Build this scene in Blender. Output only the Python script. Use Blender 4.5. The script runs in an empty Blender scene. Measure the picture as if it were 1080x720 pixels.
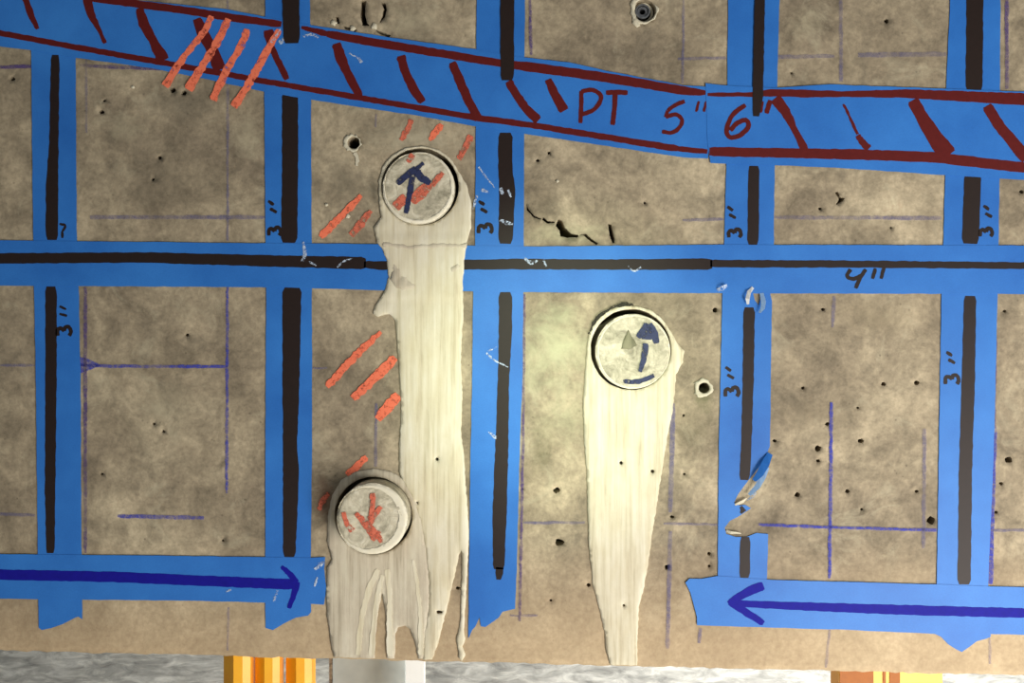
import bpy, math, random
import numpy as np
from mathutils import Vector, noise
from mathutils.geometry import delaunay_2d_cdt

random.seed(7)
S = bpy.context.scene
COL = S.collection

# ------------------------------------------------------------------ camera, light, exposure
CAM_D = 1.0            # metres from the wall face
EYE = 1.6
cam = bpy.data.cameras.new('camera'); camo = bpy.data.objects.new('camera', cam); COL.objects.link(camo)
camo.location = (0, -CAM_D, EYE); camo.rotation_euler = (math.pi/2, 0, 0)
cam.sensor_width = 36; cam.lens = 36*CAM_D/1.08; cam.clip_start = 0.01
S.camera = camo
S.view_settings.view_transform = 'Standard'; S.view_settings.look = 'None'
S.view_settings.exposure = 0.0; S.view_settings.gamma = 1.0; S.view_settings.use_curve_mapping = False

W = bpy.data.worlds.new('world'); S.world = W; W.use_nodes = True
W.node_tree.nodes['Background'].inputs[0].default_value = (0.92, 0.97, 1.0, 1)
W.node_tree.nodes['Background'].inputs[1].default_value = 0.17

def aim(o, tgt):
    o.rotation_euler = (Vector(tgt)-o.location).to_track_quat('-Z', 'Y').to_euler()
def area(name, loc, tgt, size, power, col):
    l = bpy.data.lights.new(name, 'AREA'); l.size = size; l.energy = power; l.color = col
    o = bpy.data.objects.new(name, l); COL.objects.link(o); o.location = loc; aim(o, tgt); return o
def spot(name, loc, tgt, ang, power, col, rad=0.03, blend=1.0):
    l = bpy.data.lights.new(name, 'SPOT'); l.spot_size = math.radians(ang); l.spot_blend = blend
    l.energy = power; l.color = col; l.shadow_soft_size = rad
    o = bpy.data.objects.new(name, l); COL.objects.link(o); o.location = loc; aim(o, tgt); return o
area('work_lamp', (1.0, -1.25, 0.95), (0.50, 0, 1.42), 0.7, 28.0, (1.0, 0.96, 0.90))
area('side_lamp', (-0.5, -1.5, 0.7), (-0.1, 0, 1.2), 0.6, 1.9, (1.0, 0.94, 0.86))
spot('flashlight', (0.10, -1.15, 1.75), (0.05, 0, 1.565), 21, 42.0, (0.86, 1.0, 0.74), 0.02)
area('post_fill', (0.9, -0.25, 0.75), (-0.2, 0.12, 1.1), 0.15, 1.3, (1.0, 0.96, 0.86))  # added fill, lights the posts from the right, no actual fixture
area('back_wall_fill', (1.3, 0.5, 0.45), (-0.2, 1.5, 0.65), 0.6, 25.0, (1.0, 0.98, 0.95))  # added unseen fill that brightens the background below the wall
area('wall_foot_fill', (0.75, -0.55, 0.62), (0.0, 0.1, 1.18), 0.3, 3.8, (1.0, 0.98, 0.95))  # added low fill that brightens the wall foot, no actual fixture

# ------------------------------------------------------------------ helpers
def P(px, py, y=0.0):
    k = (CAM_D+y)/CAM_D/1000.0
    return ((px-540)*k, EYE+(360-py)*k)

def srgb(r, g, b):
    f = lambda c: (c/255/12.92 if c/255 <= 0.04045 else ((c/255+0.055)/1.055)**2.4)
    return (f(r), f(g), f(b), 1)

class NT:
    def __init__(s, name):
        s.m = bpy.data.materials.new(name); s.m.use_nodes = True
        s.t = s.m.node_tree; s.n = s.t.nodes; s.b = s.n['Principled BSDF']
        s.geo = s.n.new('ShaderNodeNewGeometry')
    def link(s, a, b): s.t.links.new(a, b)
    def mapping(s, scale=(1, 1, 1), rot=(0, 0, 0), loc=(0, 0, 0)):
        m = s.n.new('ShaderNodeMapping'); s.link(s.geo.outputs['Position'], m.inputs[0])
        m.inputs['Scale'].default_value = scale; m.inputs['Rotation'].default_value = rot
        m.inputs['Location'].default_value = loc
        return m.outputs[0]
    def noise(s, scale, detail=4, rough=0.6, vec=None, dist=0):
        x = s.n.new('ShaderNodeTexNoise'); x.inputs['Scale'].default_value = scale
        x.inputs['Detail'].default_value = detail; x.inputs['Roughness'].default_value = rough
        x.inputs['Distortion'].default_value = dist
        s.link(vec if vec is not None else s.mapping(), x.inputs['Vector']); return x.outputs[0]
    def ramp(s, fac, stops):
        r = s.n.new('ShaderNodeValToRGB'); s.link(fac, r.inputs[0])
        e = r.color_ramp.elements
        while len(e) < len(stops): e.new(0.5)
        for q, (p, c) in zip(e, stops): q.position = p; q.color = c if len(c) == 4 else (*c, 1)
        return r.outputs[0]
    def mix(s, fac, a, b, mode='MIX'):
        m = s.n.new('ShaderNodeMix'); m.data_type = 'RGBA'; m.blend_type = mode
        for v, i in ((fac, 0), (a, 6), (b, 7)):
            if isinstance(v, (int, float)): m.inputs[i].default_value = v
            elif isinstance(v, tuple): m.inputs[i].default_value = v
            else: s.link(v, m.inputs[i])
        return m.outputs[2]
    def bump(s, h, strength, dist=0.001, normal=None):
        b = s.n.new('ShaderNodeBump'); b.inputs['Strength'].default_value = strength
        b.inputs['Distance'].default_value = dist; s.link(h, b.inputs['Height'])
        if normal: s.link(normal, b.inputs['Normal'])
        return b.outputs[0]
    def out(s, col=None, rough=0.6, normal=None, metal=0, spec=0.5, alpha=None):
        if col is not None:
            if isinstance(col, tuple): s.b.inputs['Base Color'].default_value = col
            else: s.link(col, s.b.inputs['Base Color'])
        s.b.inputs['Roughness'].default_value = rough; s.b.inputs['Metallic'].default_value = metal
        s.b.inputs['Specular IOR Level'].default_value = spec
        if normal: s.link(normal, s.b.inputs['Normal'])
        if alpha is not None: s.link(alpha, s.b.inputs['Alpha'])
        return s.m

g = lambda v: (v, v, v, 1)
def mat_concrete():
    n = NT('aged_concrete')
    big = n.noise(7, 5, 0.6, dist=0.6)
    med = n.noise(26, 6, 0.65, n.mapping(loc=(3, 1, 2)), dist=0.5)
    fin = n.noise(170, 5, 0.7)
    c = n.ramp(big, [(0.30, srgb(122, 110, 92)), (0.5, srgb(155, 141, 117)), (0.72, srgb(190, 175, 146))])
    c = n.mix(0.6, c, n.ramp(med, [(0.34, g(0.24)), (0.5, g(0.50)), (0.68, g(0.76))]), 'OVERLAY')
    c = n.mix(0.4, c, n.ramp(fin, [(0.32, g(0.22)), (0.52, g(0.52)), (0.70, g(0.78))]), 'OVERLAY')
    # pale cement blooms
    bl = n.ramp(n.noise(15, 6, 0.72, n.mapping(loc=(7, 4, 9)), dist=1.2), [(0.56, g(0)), (0.72, g(0.55))])
    c = n.mix(bl, c, srgb(192, 182, 154))
    # dark scuffed stains
    ds = n.ramp(n.noise(11, 6, 0.7, n.mapping(loc=(1, 9, 5)), dist=1.0), [(0.56, g(0)), (0.76, g(0.65))])
    c = n.mix(ds, c, srgb(92, 86, 74))
    # fine dark pores
    v = n.n.new('ShaderNodeTexVoronoi'); v.inputs['Scale'].default_value = 95; n.link(n.mapping(), v.inputs['Vector'])
    pore = n.ramp(v.outputs['Distance'], [(0.07, g(0.45)), (0.14, g(0))])
    gate = n.ramp(n.noise(30, 3, 0.5, n.mapping(loc=(2, 2, 8))), [(0.5, g(0)), (0.62, g(1))])
    pore = n.mix(1.0, pore, gate, 'MULTIPLY')
    c = n.mix(pore, c, srgb(66, 58, 46))
    def patch(c, px, py, rx, ry, col, st, sc=40):
        m = n.mapping(scale=(1000/rx, 0, 1000/ry)); X, Z = P(px, py)
        vs = n.n.new('ShaderNodeVectorMath'); vs.operation = 'DISTANCE'; n.link(m, vs.inputs[0])
        vs.inputs[1].default_value = (X*1000/rx, 0, Z*1000/ry)
        nz = n.noise(sc, 5, 0.7, n.mapping(loc=(px*.01, 2, py*.01)), dist=0.8)
        ad = n.n.new('ShaderNodeMath'); ad.operation = 'MULTIPLY_ADD'; n.link(nz, ad.inputs[0]); ad.inputs[1].default_value = 2.2; n.link(vs.outputs['Value'], ad.inputs[2])
        return n.mix(n.ramp(ad.outputs[0], [(0.0, g(st)), (1.0, g(st))]) if 0 else n.ramp(half(ad.outputs[0]), [(0.36, g(st)), (0.60, g(st*0.45)), (0.82, g(0))]), c, col)
    def half(sock):
        h = n.n.new('ShaderNodeMath'); h.operation = 'MULTIPLY'; n.link(sock, h.inputs[0]); h.inputs[1].default_value = 0.4; return h.outputs[0]
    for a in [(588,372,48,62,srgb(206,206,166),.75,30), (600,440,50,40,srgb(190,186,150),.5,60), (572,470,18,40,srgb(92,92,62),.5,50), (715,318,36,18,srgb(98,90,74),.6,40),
              (262,145,20,30,srgb(196,186,156),.6,60), (130,135,30,18,srgb(190,180,150),.45,40), (440,146,62,24,srgb(198,188,160),.65,70), (600,246,52,14,srgb(190,186,150),.6,60),
              (342,525,12,34,srgb(112,66,46),.75,50), (362,190,34,40,srgb(104,98,82),.55,30), (394,200,9,36,srgb(62,60,48),.6,40), (742,418,16,22,srgb(92,98,60),.6,60), (735,455,26,30,srgb(110,104,78),.45,50),  # the narrow dark patch left of the upper core paints in a shadow
              (435,24,42,24,srgb(192,182,152),.6,50), (850,22,24,22,srgb(196,184,152),.5,40), (170,190,60,40,srgb(104,96,80),.45,20), (170,430,50,40,srgb(176,166,138),.45,30),
              (190,110,50,25,srgb(108,102,88),.5,20), (860,440,50,26,srgb(128,116,94),.5,20), (930,265+70,60,26,srgb(182,166,134),.4,20), (400,140,30,20,srgb(150,140,116),.4,40)]:
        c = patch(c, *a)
    # lighter tan blended in over the lowest hand's breadth of the wall
    sp = n.n.new('ShaderNodeSeparateXYZ'); n.link(n.geo.outputs['Position'], sp.inputs[0])
    mr = n.n.new('ShaderNodeMapRange'); n.link(sp.outputs[2], mr.inputs[0])
    mr.inputs[1].default_value = 1.39; mr.inputs[2].default_value = 1.28
    mr.inputs[3].default_value = 0; mr.inputs[4].default_value = 0.62
    tan = n.mix(0.4, srgb(200, 173, 136), n.ramp(fin, [(0.3, g(0.35)), (0.7, g(0.62))]), 'OVERLAY')
    c = n.mix(mr.outputs[0], c, tan)
    b = n.bump(med, 0.5, 0.002); b = n.bump(fin, 0.5, 0.0008, b)
    return n.out(c, 0.78, b, spec=0.25)

def mat_slurry(name, c0, c1, c2):
    n = NT(name)
    st = n.noise(1, 4, 0.6, n.mapping(scale=(190, 60, 9)), dist=0.3)
    med = n.noise(34, 5, 0.65, n.mapping(scale=(1.6, 1, 0.6)))
    fin = n.noise(300, 3, 0.6)
    c = n.ramp(st, [(0.32, c0), (0.46, c1), (0.7, c2)])
    c = n.mix(0.45, c, n.ramp(med, [(0.3, g(0.33)), (0.65, g(0.62))]), 'OVERLAY')
    b = n.bump(st, 0.3, 0.0010); b = n.bump(fin, 0.4, 0.0004, b)
    return n.out(c, 0.7, b, spec=0.3)

def mat_core():
    n = NT('core_face')
    a = n.noise(60, 6, 0.7, dist=0.8); f = n.noise(260, 4, 0.6)
    c = n.ramp(a, [(0.30, srgb(138, 132, 112)), (0.47, srgb(186, 178, 154)), (0.62, srgb(220, 211, 186))])
    c = n.mix(0.4, c, n.ramp(f, [(0.3, g(0.3)), (0.7, g(0.7))]), 'OVERLAY')
    return n.out(c, 0.75, n.bump(a, 0.6, 0.0015), spec=0.3)

def mat_tape():
    n = NT('painters_tape')
    a = n.noise(9, 4, 0.6); cr = n.noise(1, 4, 0.7, n.mapping(scale=(500, 300, 900)))
    c = n.ramp(a, [(0.3, srgb(34, 102, 184)), (0.7, srgb(52, 126, 208))])
    c = n.mix(0.25, c, n.ramp(cr, [(0.3, g(0.36)), (0.7, g(0.64))]), 'OVERLAY')
    return n.out(c, 0.5, n.bump(cr, 0.35, 0.0003), spec=0.35)

def mat_ink(name, col, rough=0.45, wear=0.0, sc=180, spec=0.4):
    n = NT(name)
    f = n.noise(sc, 4, 0.7)
    c = n.mix(0.35, col, n.ramp(f, [(0.3, g(0.35)), (0.7, g(0.66))]), 'OVERLAY')
    al = None
    if wear > 0: al = n.ramp(f, [(wear-0.09, g(0)), (wear+0.07, g(1))])
    return n.out(c, rough, None, spec=spec, alpha=al)

def mat_chalk(name, col, hi):
    n = NT(name)
    f = n.noise(230, 5, 0.75); l = n.noise(14, 3, 0.6)
    a = n.ramp(f, [(0.36, g(0.1)), (0.62, g(hi))])
    a = n.mix(1.0, a, n.ramp(l, [(0.34, g(0.25)), (0.6, g(1))]), 'MULTIPLY')
    return n.out(col, 0.85, None, spec=0.1, alpha=a)

M = dict(
    concrete=mat_concrete(),
    slurry=mat_slurry('pale_slurry', srgb(196, 184, 154), srgb(216, 206, 178), srgb(228, 220, 196)),
    grey_slurry=mat_slurry('grey_slurry', srgb(172, 160, 138), srgb(196, 185, 162), srgb(210, 200, 178)),
    core=mat_core(),
    litedge=mat_ink('painted_lit_edge', srgb(232, 224, 200), 0.7, 0, 120, 0.3),  # paler colour stands in for light caught by the core edges
    tape=mat_tape(),
    black=mat_ink('black_marker', srgb(36, 24, 20), 0.52, 0, 180, 0.28),
    maroon=mat_ink('maroon_marker', srgb(92, 24, 22), 0.5, 0, 180, 0.2),
    navy=mat_ink('indigo_marker', srgb(24, 22, 140), 0.6, 0, 180, 0.12),
    corenavy=mat_ink('smudged_navy_marker', srgb(40, 48, 84), 0.6, 0.42, 140),
    orange=mat_ink('orange_crayon', srgb(242, 124, 92), 0.75, 0.41, 200, 0.15),
    red=mat_ink('faded_red_crayon', srgb(212, 112, 88), 0.8, 0.47, 160, 0.15),
    chalk=mat_chalk('blue_chalk', srgb(104, 106, 160), 0.32),
    chalkstrong=mat_chalk('strong_blue_chalk', srgb(76, 84, 190), 0.75),
    chalkpurple=mat_chalk('purple_chalk', srgb(100, 82, 140), 0.6),
    chip=mat_ink('fresh_chipped_concrete', srgb(206, 198, 174), 0.8, 0, 300, 0.2),
    scuff=mat_ink('pale_scuff', srgb(190, 205, 225), 0.6, 0.52, 420),
    flap=mat_ink('tape_backing', srgb(150, 186, 226), 0.5, 0, 300),
    white=mat_ink('white_plastic', srgb(240, 240, 236), 0.4, 0, 40),
    yellow=mat_ink('yellow_paint', srgb(255, 184, 40), 0.35, 0, 20),
    orangepaint=mat_ink('brown_orange_stencil', srgb(160, 92, 24), 0.6, 0, 90),
)
def mat_steel():
    n = NT('dull_steel'); f = n.noise(200, 3)
    return n.out(n.ramp(f, [(0.3, g(0.16)), (0.7, g(0.5))]), 0.32, n.bump(f, 0.3, 0.0005), metal=0.9)
M['steel'] = mat_steel()
def mat_panel():
    n = NT('pale_sheet_metal'); f = n.noise(20, 3)
    return n.out(n.ramp(f, [(0.3, srgb(168, 176, 174)), (0.7, srgb(196, 204, 200))]), 0.5)
M['panel'] = mat_panel()
def mat_back():
    n = NT('streaked_grey_wall')
    f = n.noise(1, 5, 0.65, n.mapping(scale=(14, 8, 46), rot=(0, 0.75, 0)), dist=0.7)
    m = n.noise(9, 4, 0.6)
    c = n.ramp(f, [(0.3, srgb(142, 142, 138)), (0.5, srgb(190, 190, 184)), (0.68, srgb(232, 232, 224))])
    c = n.mix(0.4, c, n.ramp(m, [(0.3, g(0.35)), (0.7, g(0.65))]), 'OVERLAY')
    return n.out(c, 0.85, n.bump(f, 0.4, 0.01))
M['back'] = mat_back()

def finish(name, vs, fs, mat, parent=None, smooth=False):
    """links one mesh object whose origin sits at the middle of its own bounds"""
    a = np.array(vs, float); o0 = (a.min(0)+a.max(0))/2
    me = bpy.data.meshes.new(name); me.from_pydata([tuple(v) for v in (a-o0)], [], [tuple(f) for f in fs]); me.update()
    me.materials.append(mat)
    if smooth:
        for p in me.polygons: p.use_smooth = True
    o = bpy.data.objects.new(name, me); COL.objects.link(o); o.location = o0
    if parent is not None:
        o.parent = parent; o.location = Vector(o0) - WORLD[parent.name]
    WORLD[o.name] = Vector(o0)
    return o
WORLD = {}
def tag(o, label=None, cat=None, group=None, kind=None):
    if label: o['label'] = label
    if cat: o['category'] = cat
    if group: o['group'] = group
    if kind: o['kind'] = kind
    return o
def empty(name, loc):
    o = bpy.data.objects.new(name, None); COL.objects.link(o); o.location = loc; o.empty_display_size = 0.03
    WORLD[o.name] = Vector(loc); return o

def inside(poly, x, y):
    px, py = poly[:, 0], poly[:, 1]; qx, qy = np.roll(px, -1), np.roll(py, -1)
    c = np.zeros(len(x), bool)
    for a, b, d, e in zip(px, py, qx, qy):
        if b == e: continue
        m = ((b > y) != (e > y)) & (x < (d-a)*(y-b)/(e-b)+a); c ^= m
    return c
def edist(rings, x, y):
    r = np.full(len(x), 1e9)
    for poly in rings:
        for i in range(len(poly)):
            a = poly[i]; b = poly[(i+1) % len(poly)]; d = b-a; L = (d*d).sum()
            if L == 0: continue
            t = np.clip(((x-a[0])*d[0]+(y-a[1])*d[1])/L, 0, 1)
            r = np.minimum(r, np.hypot(x-a[0]-t*d[0], y-a[1]-t*d[1]))
    return r
def circle(cx, cy, r, n=48, jit=0.0, sx=1.0, seed=0):
    rr = random.Random(seed+int(cx*7+cy))
    return [(cx+sx*(r+rr.uniform(-jit, jit))*math.cos(2*math.pi*i/n), cy+(r+rr.uniform(-jit, jit))*math.sin(2*math.pi*i/n)) for i in range(n)]
def dens(poly, step, jit=0.0, closed=True, seed=1):
    """subdivide an outline (px) and roughen it a little"""
    rr = random.Random(seed+len(poly)); out = []
    n = len(poly)
    for i in range(n if closed else n-1):
        a = np.array(poly[i], float); b = np.array(poly[(i+1) % n], float)
        L = np.hypot(*(b-a)); k = max(1, int(L/step))
        for j in range(k):
            p = a+(b-a)*j/k
            out.append((p[0]+rr.uniform(-jit, jit), p[1]+rr.uniform(-jit, jit)))
    if not closed: out.append(tuple(poly[-1]))
    return out

def relief(name, outer, holes, hfun, base_y, mat, step=5, parent=None, box=None, back_cap=False,
           hole_y=None, base_h=None, smooth=True, scale=1.0, extra_pts=None):
    """A solid with a shaped front.  outer / holes are outlines in wall millimetres (px), the front
    stands hfun(x, y, distance from edge) metres proud of the wall face, sides run back to base_y."""
    rings = [np.array(outer, float)]+[np.array(h, float) for h in holes]
    pts = []; edges = []
    for r in rings:
        s = len(pts); pts += [tuple(p) for p in r]
        edges += [(s+i, s+(i+1) % len(r)) for i in range(len(r))]
    nb = len(pts)
    if box is None:
        x0, y0 = rings[0].min(0); x1, y1 = rings[0].max(0)
    else: x0, y0, x1, y1 = box
    gx, gy = np.meshgrid(np.arange(x0+step/2, x1, step), np.arange(y0+step/2, y1, step))
    gx = gx.ravel()+np.random.RandomState(3).uniform(-.2, .2, gx.size)*step; gy = gy.ravel()
    near = [r for r in rings if True]
    ins = inside(rings[0], gx, gy)
    for h in rings[1:]: ins &= ~inside(h, gx, gy)
    gx, gy = gx[ins], gy[ins]
    d = edist(near, gx, gy); k = d > step*0.35
    pts += list(zip(gx[k], gy[k]))
    res = delaunay_2d_cdt([Vector(p) for p in pts], edges, [], 0, 1e-5)
    ov = np.array([tuple(v) for v in res[0]]); tri = [t for t in res[2]]
    cx = np.array([ov[list(t)].mean(0) for t in tri])
    ok = inside(rings[0], cx[:, 0], cx[:, 1])
    for h in rings[1:]: ok &= ~inside(h, cx[:, 0], cx[:, 1])
    tri = [t for t, o in zip(tri, ok) if o]
    de = edist(near, ov[:, 0], ov[:, 1])
    vs = []
    for (x, y), dd in zip(ov, de):
        h = hfun(x, y, dd); X, Z = P(x, y)
        vs.append((X, -h, Z))
    fs = [tuple(t) for t in tri]
    # orientation: front must face -Y
    def nrm(f):
        a, b, c = (Vector(vs[i]) for i in f[:3]); return (b-a).cross(c-a).y
    fs = [f if nrm(f) < 0 else tuple(reversed(f)) for f in fs]
    cnt = {}
    for f in fs:
        for i in range(len(f)):
            e = (f[i], f[(i+1) % len(f)]); cnt[e] = cnt.get(e, 0)+1
    bedge = [e for e in cnt if (e[1], e[0]) not in cnt]
    bverts = {}; hole_ids = {}
    hp = rings[1:]
    for e in bedge:
        for v in e:
            if v not in bverts:
                by = base_y
                if hole_y is not None:
                    for hi, h in enumerate(hp):
                        if np.min(np.hypot(h[:, 0]-ov[v][0], h[:, 1]-ov[v][1])) < 1e-3:
                            by = hole_y
                            hole_ids[v] = hi; break
                bverts[v] = len(vs); vs.append((vs[v][0], by, vs[v][2]))
    side = [(e[1], e[0], bverts[e[0]], bverts[e[1]]) for e in bedge]
    fs += side
    nxt = {e[0]: e[1] for e in bedge}
    done = set()
    for st in list(nxt):
        if st in done: continue
        loop = []; v = st
        while v not in done and v in nxt:
            done.add(v); loop.append(v); v = nxt[v]
        if len(loop) > 2:
            if loop[0] in hole_ids: fs.append(tuple(bverts[q] for q in loop)[::-1])
            elif back_cap: fs.append(tuple(bverts[q] for q in loop)[::-1])
    o = finish(name, vs, fs, mat, parent)
    if smooth:
        nf = len(fs)
        for i, p in enumerate(o.data.polygons): p.use_smooth = i < len(tri)
    return o

def slab(name, poly, y0, y1, mat, parent=None):
    """thin solid: outline in px, from depth y0 (back) to y1 (front, towards the camera = more negative)"""
    return relief(name, poly, [], lambda x, y, d: -y1, y0, mat, step=1e5, parent=parent, back_cap=True, smooth=False,
                  box=(0, 0, 0.01, 0.01))

def stroke(name, pts, w, mat, parent, lift, jit=0.35, step=3.0, thick=0.00012, taper=(1, 1), plane=None, curve=True):
    """a hand drawn line: centre points in px, width w (number or one per point)"""
    if isinstance(w, (int, float)): w = [w]*len(pts)
    pts = [np.array(p, float) for p in pts]
    if curve and len(pts) > 2:     # smooth the bends
        q = []; ww = []
        for i in range(len(pts)-1):
            p0 = pts[max(i-1, 0)]; p1 = pts[i]; p2 = pts[i+1]; p3 = pts[min(i+2, len(pts)-1)]
            for k in range(5):
                t = k/5
                q.append(0.5*((2*p1)+(-p0+p2)*t+(2*p0-5*p1+4*p2-p3)*t*t+(-p0+3*p1-3*p2+p3)*t**3)); ww.append(w[i]*(1-t)+w[i+1]*t)
        q.append(pts[-1]); ww.append(w[-1]); pts, w = q, ww
    c = []; wd = []
    for i in range(len(pts)-1):
        L = np.hypot(*(pts[i+1]-pts[i])); k = max(1, int(L/step))
        for j in range(k): t = j/k; c.append(pts[i]*(1-t)+pts[i+1]*t); wd.append(w[i]*(1-t)+w[i+1]*t)
    c.append(pts[-1]); wd.append(w[-1]); n = len(c)
    rr = random.Random(int(pts[0][0]*3+pts[0][1]*5))
    k = 1.0 if plane is None else (CAM_D-plane)/CAM_D
    L, R = [], []
    for i in range(n):
        d = c[min(i+1, n-1)]-c[max(i-1, 0)]; d = d/(np.hypot(*d)+1e-9); nn = np.array((-d[1], d[0]))
        e = 1.0
        if i == 0: e = 0.78*taper[0]
        if i == n-1: e = 0.78*taper[1]
        h = wd[i]/2*e
        L.append(c[i]+nn*(h+rr.uniform(-jit, jit))); R.append(c[i]-nn*(h+rr.uniform(-jit, jit)))
    vs = []
    back = -(lift); front = -(lift+thick)
    for yy in (front, back):
        for s in (L, R):
            for p in s:
                X, Z = P(p[0], p[1]); vs.append((X*k, yy, EYE+(Z-EYE)*k))
    fs = []
    for i in range(n-1):
        fs.append((i, i+1, n+i+1, n+i)); fs.append((2*n+i, 3*n+i, 3*n+i+1, 2*n+i+1))
        fs.append((i, 2*n+i, 2*n+i+1, i+1)); fs.append((n+i, n+i+1, 3*n+i+1, 3*n+i))
    fs.append((0, n, 3*n, 2*n)); fs.append((n-1, 3*n-1, 4*n-1, 2*n-1))
    a, b, d_ = (Vector(vs[q]) for q in fs[0][:3])
    if (b-a).cross(d_-a).y > 0: fs = [tuple(reversed(f)) for f in fs]
    return finish(name, vs, fs, mat, parent)

def writing(name, strokes, w, mat, parent, lift):
    """several pen strokes joined into one mesh"""
    obs = [stroke('pen', s, w, mat, None, lift+0.00003*i, jit=0.25, step=2.0) for i, s in enumerate(strokes)]
    vs, fs = [], []
    for o in obs:
        b = len(vs); vs += [tuple(v.co+o.location) for v in o.data.vertices]
        fs += [tuple(b+i for i in p.vertices) for p in o.data.polygons]
    for o in obs:
        me = o.data; bpy.data.objects.remove(o); bpy.data.meshes.remove(me)
    return finish(name, vs, fs, mat, parent)

def N(x, y, s, z=0.0): return noise.noise(Vector((x*s, y*s, z)))

# ------------------------------------------------------------------ the setting
def bottom(px): return 686.0+px*0.0245
PITS = [(935,22,2.2),(868,326,1.8),(754,327,2.6),(932,405,2.0),(967,404,2.4),(847,409,1.7),(817,465,1.8),(863,473,3.2),
 (873,447,2.2),(908,465,2.6),(841,522,2.6),(894,518,2.0),(967,518,1.7),(909,537,1.5),(982,549,4.2),(1064,485,3.6),(1056,510,1.7),
 (1051,540,1.7),(748,584,1.7),(748,597,1.4),(587,517,3.0),(590,572,3.8),(709,545,1.9),(704,598,3.0),(621,617,1.8),(581,633,1.4),
 (551,516,1.4),(1078,202,2.0),(168,166,2.0),(161,189,1.5),(182,95,3.0),(194,98,2.6),(13,83,2.4),(107,118,2.2),(110,106,1.4),(1060,328,1.6),
 (162,447,1.4),(172,455,1.7),(107,500,1.5),(461,484,1.6),(450,611,2.2),(483,620,1.8),(655,488,1.7),(688,497,1.7),(658,638,1.2),
 (579,161,1.6),(567,169,1.6),(680,214,1.3),(505,268,1.2),(865,220,1.5),(835,77,1.4),(721,438,1.3),(722,500,1.3),(197,353,1.7),(235,570,1.2),(440,530,1.1),
 (940,300-60,1.1),(863,486,1.8),(720,300,1.2),(905,430,1.2)]
holes = [circle(443.2, 196.8, 40.5, 56, 0.5), circle(393.8, 543.5, 40.8, 56, 0.5), circle(665.5, 368.5, 42.5, 56, 0.5),
         circle(373, 150.5, 6.2, 20, 0.7), circle(742.5, 409, 5.4, 18, 0.6), circle(680, 11, 11.5, 28, 0.5)]
for x, y, r in PITS: holes.append(circle(x, y, r, 11, r*0.28, sx=1.15))
CR = [
 [(589,231),(593,233),(596,240),(602,246),(610,247.5),(610,250),(598,250.5),(591,249),(590,243),(586,238)],
 [(611,247),(618,246.3),(624,251.6),(631,256.4),(629,258.2),(621,252.8),(616,248.0)],
 [(555,214),(557,220),(564,227.5),(571,230.3),(570,231.3),(563,229.4),(555.6,221)],
 [(573,229),(578,233),(585,233.5),(585,235),(577,235.4),(572,232)],
 [(641,236),(645,237),(647,246),(648.5,256),(646,256.5),(643,248)],
 [(460,644),(464,643.3),(467,644.5),(466,646.4),(461,646.6)],
 [(381,0.0),(386,1),(385,14),(387,24),(390,27),(382,26.5),(380,16)],
 [(402,2),(406,3),(408,10),(406,18),(400,24),(403,16),(404.5,9)],
 [(354,17),(357,18),(358,25),(355,25)],
 [(881,203),(884,202),(886,207),(891,209),(889,212),(885,214),(882,216),(885,210),(883,206)],
 [(362,27),(370,29),(376,31),(374,33.5),(364,30.5)],
 [(395,31),(402,33),(412,37),(410,39),(401,36)],
]
CR = [dens(c, 1.6, 0.28) for c in CR]
for c in CR: holes.append(c)
BX0, BX1 = -700, 1780
outer = dens([(BX0, -700), (BX1, -700)], 120, 0, False)[:-1] + dens([(BX1, -700), (BX1, bottom(BX1))], 120, 0, False)[:-1]
bl = []
x = BX1
while x > BX0:
    j = 0.0 if (x > 1100 or x < -20) else random.uniform(-0.9, 0.9)
    bl.append((x, bottom(x)+j)); x -= 60 if (x > 1130 or x < -40) else 7
outer += bl + dens([(BX0, bottom(BX0)), (BX0, -700)], 120, 0, False)[:-1]
def hwall(x, y, d):
    h = -0.0004-0.0004*(0.5+N(x, y, 0.012)) - 0.00025*(0.5+N(x, y, 0.07, 4))
    if x < -60 or x > 1140 or y < -60: h = -0.0008
    return min(h, -0.00005)
wall = relief('wall_front', outer, holes, hwall, 0.30, M['concrete'], step=6.5, box=(-60, -50, 1140, 720), back_cap=True, hole_y=0.075)
tag(wall, 'weathered brown-grey concrete wall face with tape grid, chalk lines and drilled cores', kind='structure')

def box(name, x0, x1, y0, y1, z0, z1, mat, parent=None):
    vs = [(a, b, c) for a in (x0, x1) for b in (y0, y1) for c in (z0, z1)]
    fs = [(0,1,3,2), (4,6,7,5), (0,4,5,1), (2,3,7,6), (0,2,6,4), (1,5,7,3)]
    return finish(name, vs, fs, mat, parent)
tag(box('floor', -5, 5, -2.2, 1.62, -0.1, 0.0, M['back']), kind='structure')
tag(box('wall_back', -5, 5, 1.5, 1.6, 0.0, 2.6, M['back']), kind='structure')

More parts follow.
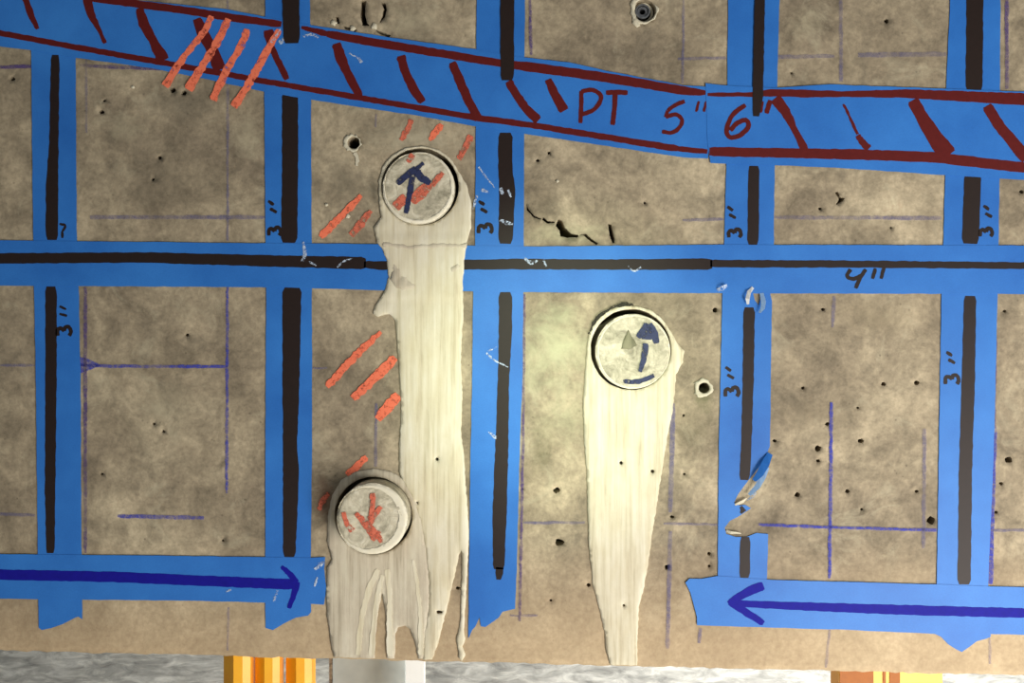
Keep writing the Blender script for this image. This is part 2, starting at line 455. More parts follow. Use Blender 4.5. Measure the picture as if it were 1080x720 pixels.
# ------------------------------------------------------------------ chalk lines and crayon on the bare concrete (parts of the wall)
LC = 0.00002
def chalk(pts, w=2.4, m='chalk'): return stroke('chalk_line', pts, w, M[m], wall, LC, jit=0.5, step=6, thick=0.00004, curve=False)
for pts, w, m in [
 ([(91,62),(91,140)],2.4,'chalk'), ([(90,303),(90,583)],3.6,'chalkpurple'), ([(240,0),(240,9)],2.4,'chalk'), ([(240,88),(240,254)],2.6,'chalk'),
 ([(240,303),(239,520)],2.8,'chalkstrong'), ([(241,640),(240,686)],2.4,'chalk'), ([(397,120),(396,134)],2.2,'chalk'), ([(397,425),(396,492)],3,'chalk'),
 ([(553,262+48),(552,450),(548,655)],3.0,'chalkpurple'), ([(559,0),(560,58)],3,'chalkpurple'), ([(721,0),(720,88)],2.6,'chalk'),
 ([(710,425),(707,540)],5,'chalk'), ([(707,560),(704,684)],4.5,'chalk'), ([(887,0),(887,86)],4,'chalk'), ([(880,312),(878,345)],4,'chalk'),
 ([(877,424),(875,610)],3.6,'chalkstrong'), ([(875,664),(871,704)],3,'chalk'), ([(975,452),(974,578)],4,'chalk'), ([(1050,312),(1049,450)],3.4,'chalkpurple'),
 ([(1049,450),(1046,560),(1045,616)],5,'chalkstrong'), ([(1044,672),(1044,700)],3,'chalk'), ([(1062,0),(1062,94)],4,'chalkpurple'), ([(739,662),(737,678)],4,'chalk'),
 ([(0,71),(33,70)],4,'chalkpurple'), ([(84,69),(175,73)],3.5,'chalkpurple'), ([(95,229),(279,229)],4,'chalk'), ([(0,385),(37,385)],2.6,'chalk'),
 ([(84,385),(100,386),(240,386.5)],3.2,'chalkstrong'), ([(329,388),(345,388)],2,'chalk'), ([(0,542),(37,543)],3.4,'chalk'), ([(124,544),(215,546)],4,'chalkstrong'),
 ([(820,60),(880,59)],4,'chalk'), ([(905,58),(998,57)],5,'chalk'), ([(815,229),(993,230)],4,'chalk'), ([(552,551),(617,551)],3,'chalk'),
 ([(700,552),(757,553)],2.4,'chalk'), ([(800,553),(880,556),(988,559)],3,'chalkstrong'), ([(1046,559),(1085,559)],3,'chalk'), ([(538,649),(567,649)],2.2,'chalk'),
 ([(715,62),(766,61)],3,'chalk'), ([(720,232),(764,231)],3,'chalk')]:
    chalk(pts, w, m)
tag(slab('chalk_smudge', [(84,376),(92,378),(107,385),(92,391),(84,394)], -LC, -LC-.00004, M['chalkstrong'], wall), 'blue chalk arrowhead smudge')

def crayon(pts, w, m='orange', par=None, lift=0.00005):
    o = stroke('crayon_stroke', pts, w, M[m], par or wall, lift, jit=0.9, step=2.6, thick=0.00012); o['label'] = 'orange crayon stroke'; return o
for pts, w, m in [
 ([(381,206),(362,226),(338,250)],[5,8,8],'orange'), ([(391,222),(381,236),(370,248)],[5,8,8],'red'),
 ([(434,126),(430,136),(423,148)],[5,6,5],'red'), ([(466,131),(460,139),(453,148)],[6,7,5],'orange'), ([(497,143),(491,155),(484,168)],[6,7,6],'red'),
 ([(402,350),(378,372),(345,408)],[5,8,7],'orange'), ([(417,377),(398,396),(372,420)],[9,10,8],'orange'), ([(420,416),(410,428),(398,442)],[10,11,9],'orange'),
 ([(387,482),(377,491),(366,501)],[6,8,6],'orange'), ([(347,520),(341,527),(336,538)],[4,6,4],'red')]:
    crayon(pts, w, m)

# chipped pale rims round the small drilled holes
def rim(cx, cy, r0, r1, off, name='chipped_rim', mat='chip'):
    rr = random.Random(int(cx)); n = 30
    o = [(cx+off[0]+(r1+rr.uniform(-1.6, 1.2))*math.cos(a)*(1+0.12*math.cos(a*3)), cy+off[1]+(r1+rr.uniform(-1.6, 1.2))*math.sin(a)) for a in [2*math.pi*i/n for i in range(n)]]
    return relief(name, o, [circle(cx, cy, r0, 24, 0.3)], lambda x, y, d: 0.0003+0.0012*min(1, d/2.5)+0.0006*N(x, y, 0.5), 0.0005, M[mat], step=2, parent=wall)
rim(373, 150.5, 6.6, 9.4, (-1.6, 0))
rim(742.5, 409, 5.8, 10.0, (-1.6, 0.3))
stroke('drip_of_dust', [(374,161),(377,168),(376,175)], [3,4,2], M['chip'], wall, 0.0001, jit=0.6)
rim(680, 11, 12, 14.5, (-1.5, 0.5))
tag(relief('chip_of_mortar', dens([(664,5),(669,16),(667,24),(671,30),(675,27),(671,20),(669,8),(672,0),(667,-2)], 4, .8), [], lambda x, y, d: 0.0004+0.0015*min(1, d/2), 0, M['chip'], 2, wall))
for k, (x, y, r) in enumerate([(367,228,2.4),(344,216,1.8),(140,92,1.8),(427,-4,3),(588,191,1.6),(352,24,3),(395,28,3.5),(372,30,3)]):
    relief('cement_crumb', circle(x, y, r, 10, r*0.3), [], lambda X, Y, d, r=r: 0.0004+0.0007*min(d, r), 0.0005, M['chip'], 1.2, wall)

# ------------------------------------------------------------------ blue tape
def tapeobj(outline, level, label, group, jit=0.25, step=9, name='tape_strip'):
    y0 = -0.0004*level; y1 = y0-0.00035
    o = slab(name, dens(outline, step, jit), y0, y1, M['tape'])
    tag(o, label, 'tape', group); o['_top'] = -y1
    return o, -y1+0.00003
GV = 'vertical blue tape strips'; GH = 'level blue tape strips'; GD = 'sloping blue tape strips'
def line(par, segs, lift, m='black', name='marker_line', jit=0.35):
    for (pts, w) in segs: stroke(name, pts, w, M[m], par, lift, jit=jit, step=5, curve=False)
def three(x, y, par, lift, s=1.0):
    """a hand written 3" turned a quarter turn, reading up the tape"""
    f = lambda u, v: (x+v*s, y-u*s)
    writing('handwriting', [[f(-7,-5), f(-6,-8+1), f(-1,-7+1), f(1,-6), f(0,-1), f(-3,1), f(1,1), f(3,5-1), f(0,6), f(-7,7)][0:0] or
            [f(-6,-7), f(-0,-7), f(2,-4), f(-1,0)],
            [f(-1,0), f(3,1), f(3,5), f(-2,7), f(-6,5)],
            ], 4.1, M['black'], par, lift)
def inches_up(x, y, par, lift):
    writing('handwriting', [[(x-5, y-5), (x+1, y-1)], [(x-3, y+3), (x+4, y+7)]], 3.6, M['black'], par, lift)

# --- verticals
t1, L1 = tapeobj([(31,-60),(33,50),(34,150),(36,302),(38,400),(40,583),(41,662),(44,664),(54,662),(66,658),(80,651),(83,650),(87,653),(86,583),(85,400),(83,302),(81,250),(79,-60)], 0,
    'blue tape strip farthest left, running down beside the left edge to a torn tail', GV)
line(t1, [([(58.5,58),(57,150),(55,200),(55,253)],[9,10,13,13]), ([(54,302),(54,400),(53,520),(53.5,583)],[12,12,11,9])], L1)
three(68, 348, t1, L1); writing('handwriting', [[(63,323),(70,326)],[(63,331),(71,333)]], 2.6, M['black'], t1, L1)
writing('handwriting', [[(63,236),(69,238),(66,244)], [(66,244),(66,251)]], 2.6, M['black'], t1, L1)
t2, L2 = tapeobj([(279,-60),(280,0),(279,98),(280,250),(281,302),(280,480),(280,583),(280,662),(288,664),(300,657),(312,651),(325,649),(328,645),(328,587),(329,480),(329,302),(328,100),(327,0),(326,-60)], 0,
    'second blue tape strip from the left, torn end under the right-pointing arrow', GV)
line(t2, [([(306,97),(306,180),(305,256)],[17,17,17]), ([(308,303),(307,400),(306,470),(307,500),(305,587)],[20,18,15,17,13])], L2)
line(t2, [([(306,-60),(307,0),(308,46)],[17,18,17])], 0.0012)
three(290, 243, t2, L2, .9); inches_up(288, 217, t2, L2)
t3, L3 = tapeobj([(503,-60),(502,130),(501,262),(499,310),(498,400),(496,500),(494,673),(498,664),(501,661),(506,651),(507,660),(512,661),(519,656),(526,651),(530,645),(541,642),(543,642),(545,600),(548,480),(551,400),(552,310),(553,130),(554,-60)], 0,
    'middle blue tape strip, between the two pale slurry runs', GV)
line(t3, [([(533,140),(533,180),(535,200),(533,257)],[15,15,17,15]), ([(533,308),(533,350),(531,400),(529,480),(527,540),(526,600)],[14,14,12,14,15,12]), ([(527,598),(526,611)],[10,6])], L3)
line(t3, [([(535,-60),(535,85)],[15,14])], 0.0012)
three(512, 240, t3, L3); inches_up(510, 217, t3, L3)
tear = [(812,470),(808,480),(800,493),(792,503),(785,512),(778,521),(774,530),(780,533),(786,532),(792,536),(784,541),(778,545),(770,549),(764,556),(766,563),(776,566),(788,566),(798,562),(810,563)]
t4, L4 = tapeobj([(770,-60),(768,0),(766,180),(762,310),(758,480),(757,611),(809,612)]+tear[::-1]+[(813,400),(814,318),(811,305),(803,312),(800,322),(796,316),(793,304),(815,304),(816,262),(817,180),(822,0),(823,-60)], 0,
    'blue tape strip right of the right-hand core, with a ragged torn bite', GV)
line(t4, [([(795,175),(794,258)],[12,12]), ([(790,324),(789,400),(787,470),(785,506)],[12,12,11,11])], L4)
line(t4, [([(786,566),(785,609)],[11,11])], L4)
line(t4, [([(802,-60),(801,0),(799,100),(797,123)],[11,11,11,8])], 0.0016)
three(775, 245, t4, L4, .9); inches_up(772, 223, t4, L4)
three(772, 412, t4, L4); inches_up(770, 392, t4, L4)
t5, L5 = tapeobj([(1003,-60),(1002,0),(998,90),(997,182),(995,250),(993,310),(990,480),(988,615),(985,668),(992,671),(1000,679),(1008,684),(1014,687),(1022,682),(1030,676),(1040,673),(1045,671),(1042,617),(1048,480),(1052,310),(1053,250),(1054,185),(1055,0),(1056,-60)], 0,
    'blue tape strip farthest right, its tail torn to a point above the wall foot', GV)
line(t5, [([(1029,-60),(1028,0),(1027,96)],[18,18,18]), ([(1026,183),(1023,257)],[18,18]), ([(1023,312),(1021,400),(1018,500),(1016.5,616)],[13,14,14,14])], L5)
three(1040, 244, t5, L5, .9); inches_up(1042, 222, t5, L5)
three(1004, 399, t5, L5); inches_up(1003, 376, t5, L5)

# --- long level strip
th, LH = tapeobj([(-520,252),(0,253.5),(280,256.5),(420,257.5),(560,260),(760,258),(1500,260),(1500,312),(1080,310),(720,309),(560,308),(400,306),(300,303),(0,301),(-520,300)], 1,
    'long level blue tape strip crossing all the vertical strips with one black line', GH)
line(th, [([(-520,272),(0,272.5),(150,271.5),(280,275),(386,277.5)],[11,11,11,12,13]), ([(384,279),(400,280),(540,278.5),(660,279),(751,278.5)],[8,9,11,11,12]),
          ([(749,278),(900,278.5),(1080,280),(1500,281)],[8,7.5,7,7])], LH)
writing('handwriting', [[(897,284),(893,291),(900,294),(909,290)],[(913,284),(907,293),(902,304)]], 4.2, M['black'], th, LH)
writing('handwriting', [[(923,283),(920,294)],[(932,282),(929,294)]], 4, M['black'], th, LH)

# --- sloping band, two lengths
td, LD = tapeobj([(-520,-60),(-520,18),(0,49),(33,53),(80,61),(160,72),(220,84),(280,97),(327,105),(360,110),(440,122),(500,133),(560,142),(640,154),(720,166),(747,167),(748,92),(720,90),(640,75),(600,66),(545,60),(500,52),(420,41),(330,27),(280,18),(240,10),(170,3),(140,0),(60,-16),(-100,-60)], 1,
    'long sloping blue tape band hatched in maroon and lettered PT 5" 6"', GD)
tr, LR = tapeobj([(744,88),(760,90),(812,93),(880,89),(892,90),(1000,94),(1080,97),(1500,103),(1500,202),(1080,190),(1000,185),(880,177),(812,174),(749,172),(746,150)], 2.0,
    'right-hand length of the sloping blue tape band, hatched in maroon, without letters', GD)
mm = 'maroon'
line(td, [([(-520,-28),(0,-16),(60,-8),(112,0),(200,12),(260,21),(297,26)],[8,8,8,8,8,8,7]), ([(318,29),(345,36)],[4,7]), ([(345,36),(400,46),(528,67),(560,71),(640,82),(722,96),(744,98)],[8,9,8,10,10,9,6])], LD, mm)
line(td, [([(-520,4),(0,35),(80,50),(170,66),(280,86),(360,100),(500,124),(560,132),(640,145),(715,157)],[6,6,6,6,6,6,6.5,6.5,6.5,7]), ([(715,157),(746,160)],[6,5])], LD, mm)
line(tr, [([(746,100),(800,100),(812,98),(850,99),(888,99.5),(955,99),(1080,105),(1500,113)],[4,5,8,8,6,9,13,13])], LR, mm)
line(tr, [([(748,160),(800,161),(900,163),(985,166),(1080,177),(1500,192)],[10,10,11,11,11,12])], LR, mm)
def hatch(par, lift, pts, w):
    stroke('hatch_mark', pts, [q*1.12 for q in w], M['maroon'], par, lift+0.0001, jit=0.5, step=3)
for pts, w in [([(26,-4),(33,15),(40,31)],[6,6,4]), ([(92,-4),(96,14),(104,30),(111,46)],[9,8,4,4]), ([(147,9),(152,25),(161,42),(173,64)],[7,10,8,13]),
  ([(208,20),(215,37),(224,53),(232,74)],[9,11,11,12]), ([(283,32),(287,50),(294,66),(303,84)],[11,6,6,6]), ([(355,46),(360,62),(368,80),(380,102)],[9,10,8,7]),
  ([(423,59),(428,77),(436,93),(446,108)],[9,8,9,7]), ([(477,66),(486,88),(495,108),(505,126)],[8,9,8,9]),
  ([(536,86),(546,102),(556,116),(568,127)],[8,8,8,9]), ([(578,84),(585,99),(595,117)],[7,8,11])]: hatch(td, LD, pts, w)
for pts, w in [([(817,104),(828,118),(838,138),(849,158)],[12,9,6,8]), ([(889,110),(897,126),(904,142)],[2,2.5,3]), ([(904,143),(909,150),(916,157)],[5,6,7]),
  ([(962,106),(972,124),(986,146),(1000,164)],[11,12,15,18]), ([(1040,112),(1052,131),(1066,148),(1082,168)],[10,10,11,12])]: hatch(tr, LR, pts, w)
ML = M['maroon']
def letter(strokes, w, par=td, lift=LD): writing('handwriting', strokes, w, ML, par, lift+0.0001)
letter([[(613,96),(613,112),(612,130)], [(613,97),(624,95),(633,100),(633,107),(626,116),(614,121)]], 4.6)
letter([[(639,98),(650,97.5),(662,98)], [(649,97),(648,114),(646,132)]], 5.2)
letter([[(722,107),(712,111),(704,117)], [(704,117),(702,124)], [(702,124),(712,121),(719,126),(717,134),(709,140),(698,139)]], 4.2)
letter([[(737,107),(734,118)], [(745,107),(742,118)]], 3.0)
writing('handwriting', [[(786,111),(772,122),(766,138),(770,145),(780,143),(789,134),(786,127),(776,131),(770,138)]], 5.0, ML, tr, LR+.0001)
writing('handwriting', [[(803,107),(801,119)], [(812,106),(808,120)]], 5.0, ML, tr, LR+.0001)
# orange crayon over the band
for pts, w in [([(223,17),(215,34),(196,58),(185,75),(174,91)],[7,7,7,8,9]), ([(241,20),(232,40),(217,65),(208,80),(199,95)],[8,8,7,9,9]),
               ([(261,31),(255,48),(243,68),(232,89),(225,106)],[7,7,8,8,8]), ([(295,32),(284,50),(272,72),(258,96),(247,113)],[5,7,9,8,8])]:
    crayon(pts, w, 'orange', td, LD+0.0002)

# --- foot strips with the big arrows
tl, LL = tapeobj([(-520,581),(0,584),(120,585),(280,587),(326,588),(343,587),(342,600),(344,618),(342,637),(280,635),(200,633),(87,632),(0,631),(-520,628)], 1,
    'lower left level blue tape strip with an indigo arrow pointing right', GH)
line(tl, [([(-520,601),(0,605.5),(120,608),(310,616)],[11,11,11,11])], LL, 'navy', 'arrow_shaft')
stroke('arrow_head', [(297,597),(305,604),(313,614)], [4,6,7], M['navy'], tl, LL+.0001); stroke('arrow_head', [(314,613),(310,627),(305,641)], [7,6,4], M['navy'], tl, LL+.00012)
tq, LQ = tapeobj([(723,614),(727,610),(740,610),(757,607),(812,611),(990,616),(1080,619),(1500,624),(1500,674),(1080,669),(1040,668),(985,668),(900,664),(735,659),(735,650),(731,636),(728,625)], 1,
    'lower right level blue tape strip with an indigo arrow pointing left', GH)
line(tq, [([(776,636),(860,639.5),(960,643),(1080,646),(1500,650)],[7,9,10.5,10,10])], LQ, 'navy', 'arrow_shaft')
stroke('arrow_head', [(805,617),(788,624),(768,636)], [10,9,6], M['navy'], tq, LQ+.0001); stroke('arrow_head', [(769,635),(788,646),(805,657)], [6,8,6], M['navy'], tq, LQ+.00012)

# scuffs, and torn flaps that curl off the tape
def scuff(par, lift, pts, w):
    stroke('scuff', pts, w, M['scuff'], par, lift, jit=0.5, step=1.5)['label'] = 'white scuff'
for pts, w in [([(320,255),(322,266),(319,276)],[2,4,3]), ([(326,276),(334,280)],[2,1]), ([(356,282),(362,276),(372,272)],[1.5,1.5,1.5])]: scuff(th, LH+.0004, pts, w)
for pts, w in [([(553,272),(560,277),(567,275)],[2,4,2]), ([(573,273),(576,281)],[2,2]), ([(662,280),(668,286),(676,282)],[1.5,2,1.5])]: scuff(th, LH+.0004, pts, w)
for pts, w in [([(527,232),(535,235),(541,236)],[3,4,2]), ([(505,176),(512,186),(522,198)],[2,2,1]), ([(508,200),(516,203)],[4,2]), ([(528,198),(530,205)],[4,3]), ([(513,372),(522,380),(536,387)],[2,2,1]),
               ([(515,370),(524,366)],[2,1]), ([(515,455),(524,462)],[2,4]), ([(536,200),(539,208)],[2,2]), ([(503,206),(499,220)],[3,2])]: scuff(t3, L3+.0003, pts, w)
for pts, w in [([(295,46),(301,41),(306,42)],[5,4,2]), ([(320,39),(330,37),(336,40)],[2,3,1.5]), ([(368,57),(376,60),(382,66)],[1.5,1.5,4]), ([(286,45),(292,38),(296,31)],[3,3,2])]: scuff(td, LD+.0003, pts, w)
for pts, w in [([(332,600),(338,596),(342,592)],[3,3,2]), ([(336,594),(342,592)],[2,2]), ([(289,634),(293,622)],[2,2]), ([(239,624),(244,621)],[2,2]), ([(332,618),(335,608)],[2,1.5])]: scuff(tl, LL+.0003, pts, w)
def flap(par, pts, widths, mat, hgt, y0):
    """a ribbon of torn tape that rises off the wall along its length"""
    n = len(pts); vs = []; t = 0.0002
    for layer in (0, t):
        for i, ((x, y), w) in enumerate(zip(pts, widths)):
            a = np.array(pts[max(i-1, 0)], float); b = np.array(pts[min(i+1, n-1)], float); d = b-a; d /= np.hypot(*d); nn = (-d[1]*w/2, d[0]*w/2)
            lift = y0+hgt*math.sin(math.pi*0.8*i/(n-1))
            for s, q in ((1, 0.0), (-1, 0.5)):
                X, Z = P(x+s*nn[0], y+s*nn[1]); vs.append((X, -(lift*(1+q)+layer), Z))
    m = 2*n; fs = []
    for i in range(n-1):
        a = 2*i; fs += [(a, a+1, a+3, a+2), (m+a, m+a+2, m+a+3, m+a+1), (a, a+2, m+a+2, m+a), (a+1, m+a+1, m+a+3, a+3)]
    fs += [(0, m, m+1, 1), (m-2, m-1, 2*m-1, 2*m-2)]
    o = finish('torn_flap', vs, fs, mat, par); o['label'] = 'curled torn flap'; return o
flap(t4, [(794,303),(789,308),(787,315),(788,321)], [3,4,4,2], M['white'], .004, L4+.0002)
flap(t4, [(803,309),(804,318),(803,325),(800,330)], [4,5,4,2], M['flap'], .004, L4+.0002)
flap(t4, [(809,492),(803,502),(797,512),(789,521)], [5,6,5,3], M['flap'], .005, 0.0005)
flap(t4, [(812,478),(806,488),(800,498),(794,506)], [6,8,7,4], M['tape'], .005, 0.0005)
flap(t4, [(766,559),(770,561),(776,561),(781,562)], [2,3,2,1], M['chip'], .002, 0.0005)
flap(t4, [(775,532),(779,530),(783,528),(787,525)], [2,3,3,1], M['chip'], .002, 0.0005)
flap(t4, [(797,519),(792,523),(787,527)], [2,3,1], M['scuff'], .003, 0.0005)
line(t4, [([(781,534),(784,538),(781,541)],[4,6,3])], L4)
flap(th, [(756,306),(761,304),(766,301)], [3,5,3], M['scuff'], .003, LH+.0002)

# ------------------------------------------------------------------ slurry runs
def hsl(base, top, rise):
    return lambda x, y, d: base+(top-base)*min(1, d/rise)**0.6+0.00035*N(x*0.35, y*0.02, 1.0, 2)+0.0002*N(x, y, 0.15, 5)
def pits_in(poly):
    p = np.array(poly, float); out = []
    for c in [circle(x, y, r*1.15, 10, r*0.2) for x, y, r in PITS]+CR:
        q = np.array(c)
        if inside(p, q[:, 0], q[:, 1]).all(): out.append(c)
    return out
o1 = dens([(398,256),(394,240),(402,229),(400,214),(399.5,192),(403,176),(413,164),(428,155.5),(446,153.5),(464,158.5),(476,168),(484,181),(493,196),(497,215),(497,240),(492,258),
           (490,272),(488,300),(489,330),(487,355),(486,385),(488,420),(486,455),(489,480),(491,508),(493,535),(494.5,565),(493,600),(491.5,630),(490,655),(489,664),(491,673),(488,681),(491,690),(487,697),(484,692),(483,683),(481,674),(484,664),(486,650),
           (486.5,620),(487.5,592),(487,580),(484,585),(480,605),(474,630),(468,655),(463,675),(456,695.5),(446,695),(447,670),(452,640),(452,612),(449,580),(443,548),(434,524),(424,506),(421,498),(421,470),(423,440),(422,400),(419,365),(417,338),
           (411,331),(399,334),(393,331),(396,322),(405,308),(410,292),(408,275),(403,262)], 3, .45)
HS1 = hsl(0.0005, 0.0019, 8)
s1 = relief('slurry_run', o1, [circle(443.2, 196.8, 40.6, 56, .2)]+pits_in(o1), lambda x, y, d: HS1(x, y, d)+0.0009*max(0, min(1, (y-246)/6, (318-y)/6)), 0.0005, M['slurry'], 3.2)
tag(s1, 'long cream dried slurry run from the upper core down past the level tape', 'slurry run', 'dried slurry runs on the concrete')
o2 = dens([(350,590),(345,570),(346,545),(350,522),(360,506),(376,497),(394,494),(412,497),(426,505),(433,515),(441,533),(447,555),(450,585),(453,612),(453,640),(449,668),(447,695),(441,694),(438,678),(433,664),(427,659),(420,661),(417,668),(416.5,694),
           (408,694),(408,660),(406,640),(403,624),(399,645),(396.5,668),(395.5,694),(352,692.5),(349,676),(345,650),(344,620),(345,598)], 3, .45)
s2 = relief('slurry_run', o2, [circle(393.8, 543.5, 41.0, 56, .2)]+pits_in(o2), hsl(0.0005, 0.0012, 6), 0.0005, M['grey_slurry'], 3.2)
tag(s2, 'wide grey-beige slurry run spreading below the lower left core', 'slurry run', 'dried slurry runs on the concrete')
for pts, w in [([(399,600),(390,620),(382,650),(378,690)],[5,6,5,6]), ([(404,606),(398,628),(394,660),(392,690)],[5,5,5,6]), ([(408,600),(411,625),(411,660),(412,691)],[5,5,6,7]),
               ([(436,590),(443,640),(444,690)],[3,4,6])]:
    stroke('drip_ridge', pts, w, M['slurry'], s2, 0.0009, jit=.7, thick=0.0007)
o3 = dens([(616,410),(617,392),(619,370),(621,352),(628,338),(640,328),(656,322),(672,323),(688,328),(700,338),(708,350),(714,362),(722,370),(720,382),(713,395),
           (712,410),(709,435),(704,460),(699,490),(693,530),(688,562),(684,590),(680,615),(674,640),(672.5,670),(672,701.5),(644,701),(639,685),(638,668),(633,645),(625,615),(621,575),(620,540),(619,500),(616,460),(615,430)], 3, .45)
s3 = relief('slurry_run', o3, [circle(665.5, 368.5, 42.7, 56, .2)]+pits_in(o3), hsl(0.0004, 0.0014, 6), 0.0005, M['slurry'], 3.2)
tag(s3, 'tapering cream slurry run hanging below the right-hand core', 'slurry run', 'dried slurry runs on the concrete')
# crusty dark-edged lip over the right-hand core
stroke('crust', [(621,352),(628,338),(641,327),(656,321),(668,321)], [2.5,3,3,3,2], mat_ink('dark_crust', srgb(60, 58, 50), .9, .45, 400, .1), s3, 0.0012, jit=1.2)
# trowelled step where the upper run meets the level tape
relief('lump', dens([(414,276),(420,281),(426,290),(432,295),(440,300),(438,306),(428,307),(417,305),(412,295)], 3, 1), [], lambda x, y, d: 0.0022+0.0020*min(1, d/4)+0.001*N(x, y, .25), -0.001, M['grey_slurry'], 2, s1)
relief('lump', dens([(402,254),(430,258),(460,256),(493,257),(492,261),(462,262),(430,264),(405,260)], 3, .7), [], lambda x, y, d: 0.0022+0.0012*min(1, d/2), -0.001, M['grey_slurry'], 2, s1)
relief('lump', dens([(474,283),(480,279),(486,276),(486,281),(482,286),(476,288)], 3, .7), [], lambda x, y, d: 0.0022+0.0012*min(1, d/2), -0.001, M['grey_slurry'], 2, s1)

# ------------------------------------------------------------------ concrete cores
def core(cx, cy, r, p, label, tilt=0.0, chamfer=3.0, seed=0):
    def h(x, y, d):
        e = min(1, d/chamfer); rise = math.sqrt(max(0, 1-(1-e)**2))
        return p-0.0030*(1-rise)+tilt*(x-cx)/1000+0.0005*N(x+seed, y, 0.08)*min(1, d/6)+0.0003*N(x, y+seed, .25)*min(1, d/4)
    o = relief('concrete_core', circle(cx, cy, r, 72, 0.15), [], h, 0.068, M['core'], 2.6, back_cap=True)
    return tag(o, label, 'concrete core', 'drilled concrete cores in their holes')
MK = [0]
def mark(par, p, pts, w, m, lab, nm='marker_stroke'):
    MK[0] += 1; lf = p+0.0005+0.00014*(MK[0] % 6)
    o = stroke(nm, pts, w, M[m], par, lf, jit=0.5, step=2, plane=p+0.0006); o['label'] = lab
p1 = 0.006
c1 = core(442.0, 199, 38.0, p1, 'upper core plug with a navy arrow and orange smears, just under the sloping band', seed=3)
for pts, w in [([(437,178),(433,200),(428,225)],[6,6,5]), ([(439,178),(430,184),(419,194)],[7,7,5]), ([(434,183),(444,174),(447,172)],[4,4,3]), ([(440,180),(444,187),(454,193)],[7,8,6])]:
    mark(c1, p1, pts, w, 'corenavy', 'navy arrow stroke')
for pts, w in [([(467,182),(462,188),(456,196)],[5,6,5]), ([(454,194),(444,203),(434,213)],[8,13,9]), ([(428,207),(417,219)],[10,10]), ([(436,163),(430,171)],[7,5])]:
    mark(c1, p1-.0001, pts, w, 'red', 'orange crayon smear', 'crayon_stroke')
p2 = 0.032
c2 = core(397.0, 541.3, 36.4, p2, 'lower left core plug, sticking out, with faded red crossed strokes', chamfer=4.0, seed=40)
for pts, w in [([(393,520),(393,534),(390,548)],[6,5,6]), ([(375,541),(386,552),(398,568)],[4,8,11]), ([(402,534),(394,545),(388,556)],[5,6,6]), ([(362,540),(366,552),(372,560)],[5,5,7]), ([(398,560),(402,572)],[7,4])]:
    mark(c2, p2, pts, w, 'red', 'faded red crayon smear', 'crayon_stroke')
p3 = 0.002
c3 = core(667.5, 370.5, 39.6, p3, 'right-hand core plug with a smudged navy arrow and a chipped hollow', seed=90)
for pts, w in [([(684,342),(678,350),(673,356)],[9,8,5]), ([(684,342),(690,352),(693,362)],[9,8,6]), ([(683,346),(682,358)],[12,12]), ([(681,362),(679,378),(675,392)],[7,6,4]), ([(657,402),(674,402),(690,396)],[4,5,5])]:
    mark(c3, p3, pts, w, 'corenavy', 'smudged navy stroke')
relief('chipped_hollow', dens([(655,368),(658,358),(662,348),(667,356),(672,364),(664,368)], 2, .5), [], lambda x, y, d: p3+0.0006+0.0006*min(1, d/3)+.0006*N(x, y, .3), -p3+.001,
       mat_slurry('mossy_grey', srgb(104, 102, 80), srgb(132, 128, 102), srgb(150, 146, 118)), 1.6, c3)

def core_rim(par, p, cx, cy, r, ix, iy, ir):  # pale ring paints the lit edge of a core plug
    k = (CAM_D-p)/CAM_D
    def f(X, Y, R, n=64, j=0.25):
        return [(540+(x-540), 360+(y-360)) for x, y in circle(X, Y, R, n, j)]
    o = relief('lit_edge', f(cx, cy, r), [f(ix, iy, ir, 64, 0.5)], lambda x, y, d: p+0.0002-0.0028*(1-math.sqrt(max(0, 1-(1-min(1, (r-math.hypot(x-cx, y-cy))/3.0))**2))), -p+.002, M['litedge'], 1.6, par)
    o['label'] = 'cut edge painted as if lit'
core_rim(c1, p1, 442, 199, 37.9, 441, 197.6, 34.8)
core_rim(c2, p2, 397, 541.3, 36.3, 392.5, 540, 31.4)
core_rim(c3, p3, 667.5, 370.5, 39.5, 668.2, 370.8, 37.2)

# ------------------------------------------------------------------ steel anchor in its socket near the top edge
anchor = empty('steel_anchor', (*[P(678.5, 10)[0]], 0.01, P(0, 10)[1]))
tag(anchor, 'round steel anchor sleeve set in a socket near the top edge', 'anchor')
def tube(name, cx, cz, r0, r1, ya, yb, mat, par, n=36):
    vs = []; fs = []
    for i in range(n):
        a = 2*math.pi*i/n
        for r, y in ((r1, ya), (r1, yb), (r0, yb), (r0, ya)): vs.append((cx+r*math.cos(a), y, cz+r*math.sin(a)))
    for i in range(n):
        j = (i+1) % n
        for k in range(4): l = (k+1) % 4; fs.append((4*i+k, 4*i+l, 4*j+l, 4*j+k))
    return finish(name, vs, fs, mat, par)
ax, az = P(679, 11)
tube('outer_sleeve', ax-.0005, az+.0005, 0.0062, 0.0078, 0.004, 0.060, M['steel'], anchor)
tube('inner_ring', ax-.0005, az+.0005, 0.0030, 0.0056, 0.006, 0.060, M['steel'], anchor)
tube('socket_lining', ax, az, 0.0086, 0.0110, 0.008, 0.060, M['chip'], anchor)

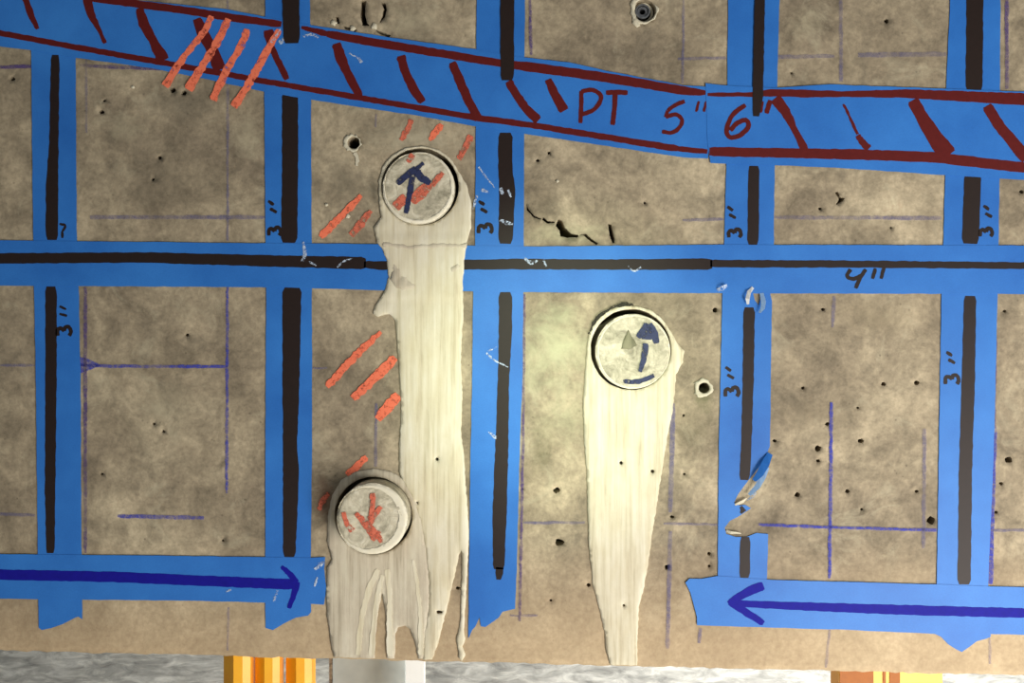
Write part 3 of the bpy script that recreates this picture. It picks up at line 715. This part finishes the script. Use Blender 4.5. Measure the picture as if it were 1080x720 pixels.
# ------------------------------------------------------------------ what stands below and behind the wall foot
def prism(name, sect, z0, z1, mat, par):
    n = len(sect); vs = [(x, y, z0) for x, y in sect]+[(x, y, z1) for x, y in sect]
    fs = [(i, (i+1) % n, n+(i+1) % n, n+i) for i in range(n)]+[tuple(range(n))[::-1], tuple(range(n, 2*n))]
    return finish(name, vs, fs, mat, par)
def under(px): return P(0, bottom(px))[1]
def post(pa, pb, label):
    yf = 0.10; k = 1+yf
    xa, xb = (pa-540)/1000*k, (pb-540)/1000*k; cx = (xa+xb)/2; w = (xb-xa)/2
    wallpx = 540+cx*1000; zt = under(wallpx+w*1000)
    e = empty('shoring_post', (cx, yf+w, 0)); tag(e, label, 'post', 'yellow posts under the wall')
    c = w*0.45; cy = yf+w
    sec = [(cx-w*1.03, cy+w*.1), (cx-w*.30, cy-w*.72), (cx-w*.05, cy-w), (cx+w*.55, cy-w), (cx+w, cy-w*.72), (cx+w, cy+w-c), (cx+w-c, cy+w), (cx-w+c, cy+w), (cx-w, cy+w-c)]
    prism('shaft', sec, 0.006, zt-0.001, M['yellow'], e)
    box('base_plate', cx-w, cx+w, cy-w, cy+w+0.02, 0.0, 0.006, M['steel'], e)
    return e
post(231, 263, 'leftmost of the three yellow posts below the wall foot')
post(265, 294, 'middle one of the three yellow posts below the wall foot')
post(298, 328, 'rightmost of the three yellow posts, beside the pale panel')
# timber plank at the right
k = 1.12
px = empty('timber_plank', ((940-540)/1000*k, 0.14, 0)); tag(px, 'yellow timber plank with orange-brown marks at the lower right', 'plank')
x0, x1 = (885-540)/1000*k, (994-540)/1000*k
box('board', x0, x1, 0.12, 0.15, 0, under(1000)-0.002, M['yellow'], px)
for a, b in [(885.5, 921), (931, 934), (938, 949)]:
    box('painted_band', (a-540)/1000*k, (b-540)/1000*k, 0.1190, 0.1198, 0.9, under(1000)-0.004, M['orangepaint'], px)
for a, b in [(967, 972), (978, 980)]:
    box('dark_mark', (a-540)/1000*k, (b-540)/1000*k, 0.1190, 0.1198, 1.15, 1.1965, M['black'], px)
# pale panel and white pipe
k = 1.20
pe = box('metal_panel', (351-540)/1000*k, (427-540)/1000*k, 0.20, 0.22, 0, under(390)-0.002, M['panel']); tag(pe, 'pale grey sheet panel standing between the yellow posts and the white batten', 'panel')
box('edge_trim', (347.5-540)/1000*k, (350.8-540)/1000*k, 0.198, 0.222, 0, under(390)-0.002, M['steel'], pe)
k = 1.12
tag(box('white_batten', (428-540)/1000*k, (447-540)/1000*k, 0.12, 0.14, 0, under(430)-0.002, M['white']), 'bright white batten standing upright under the slurry-stained wall foot', 'batten')
for o in bpy.data.objects:
    if '_top' in o: del o['_top']
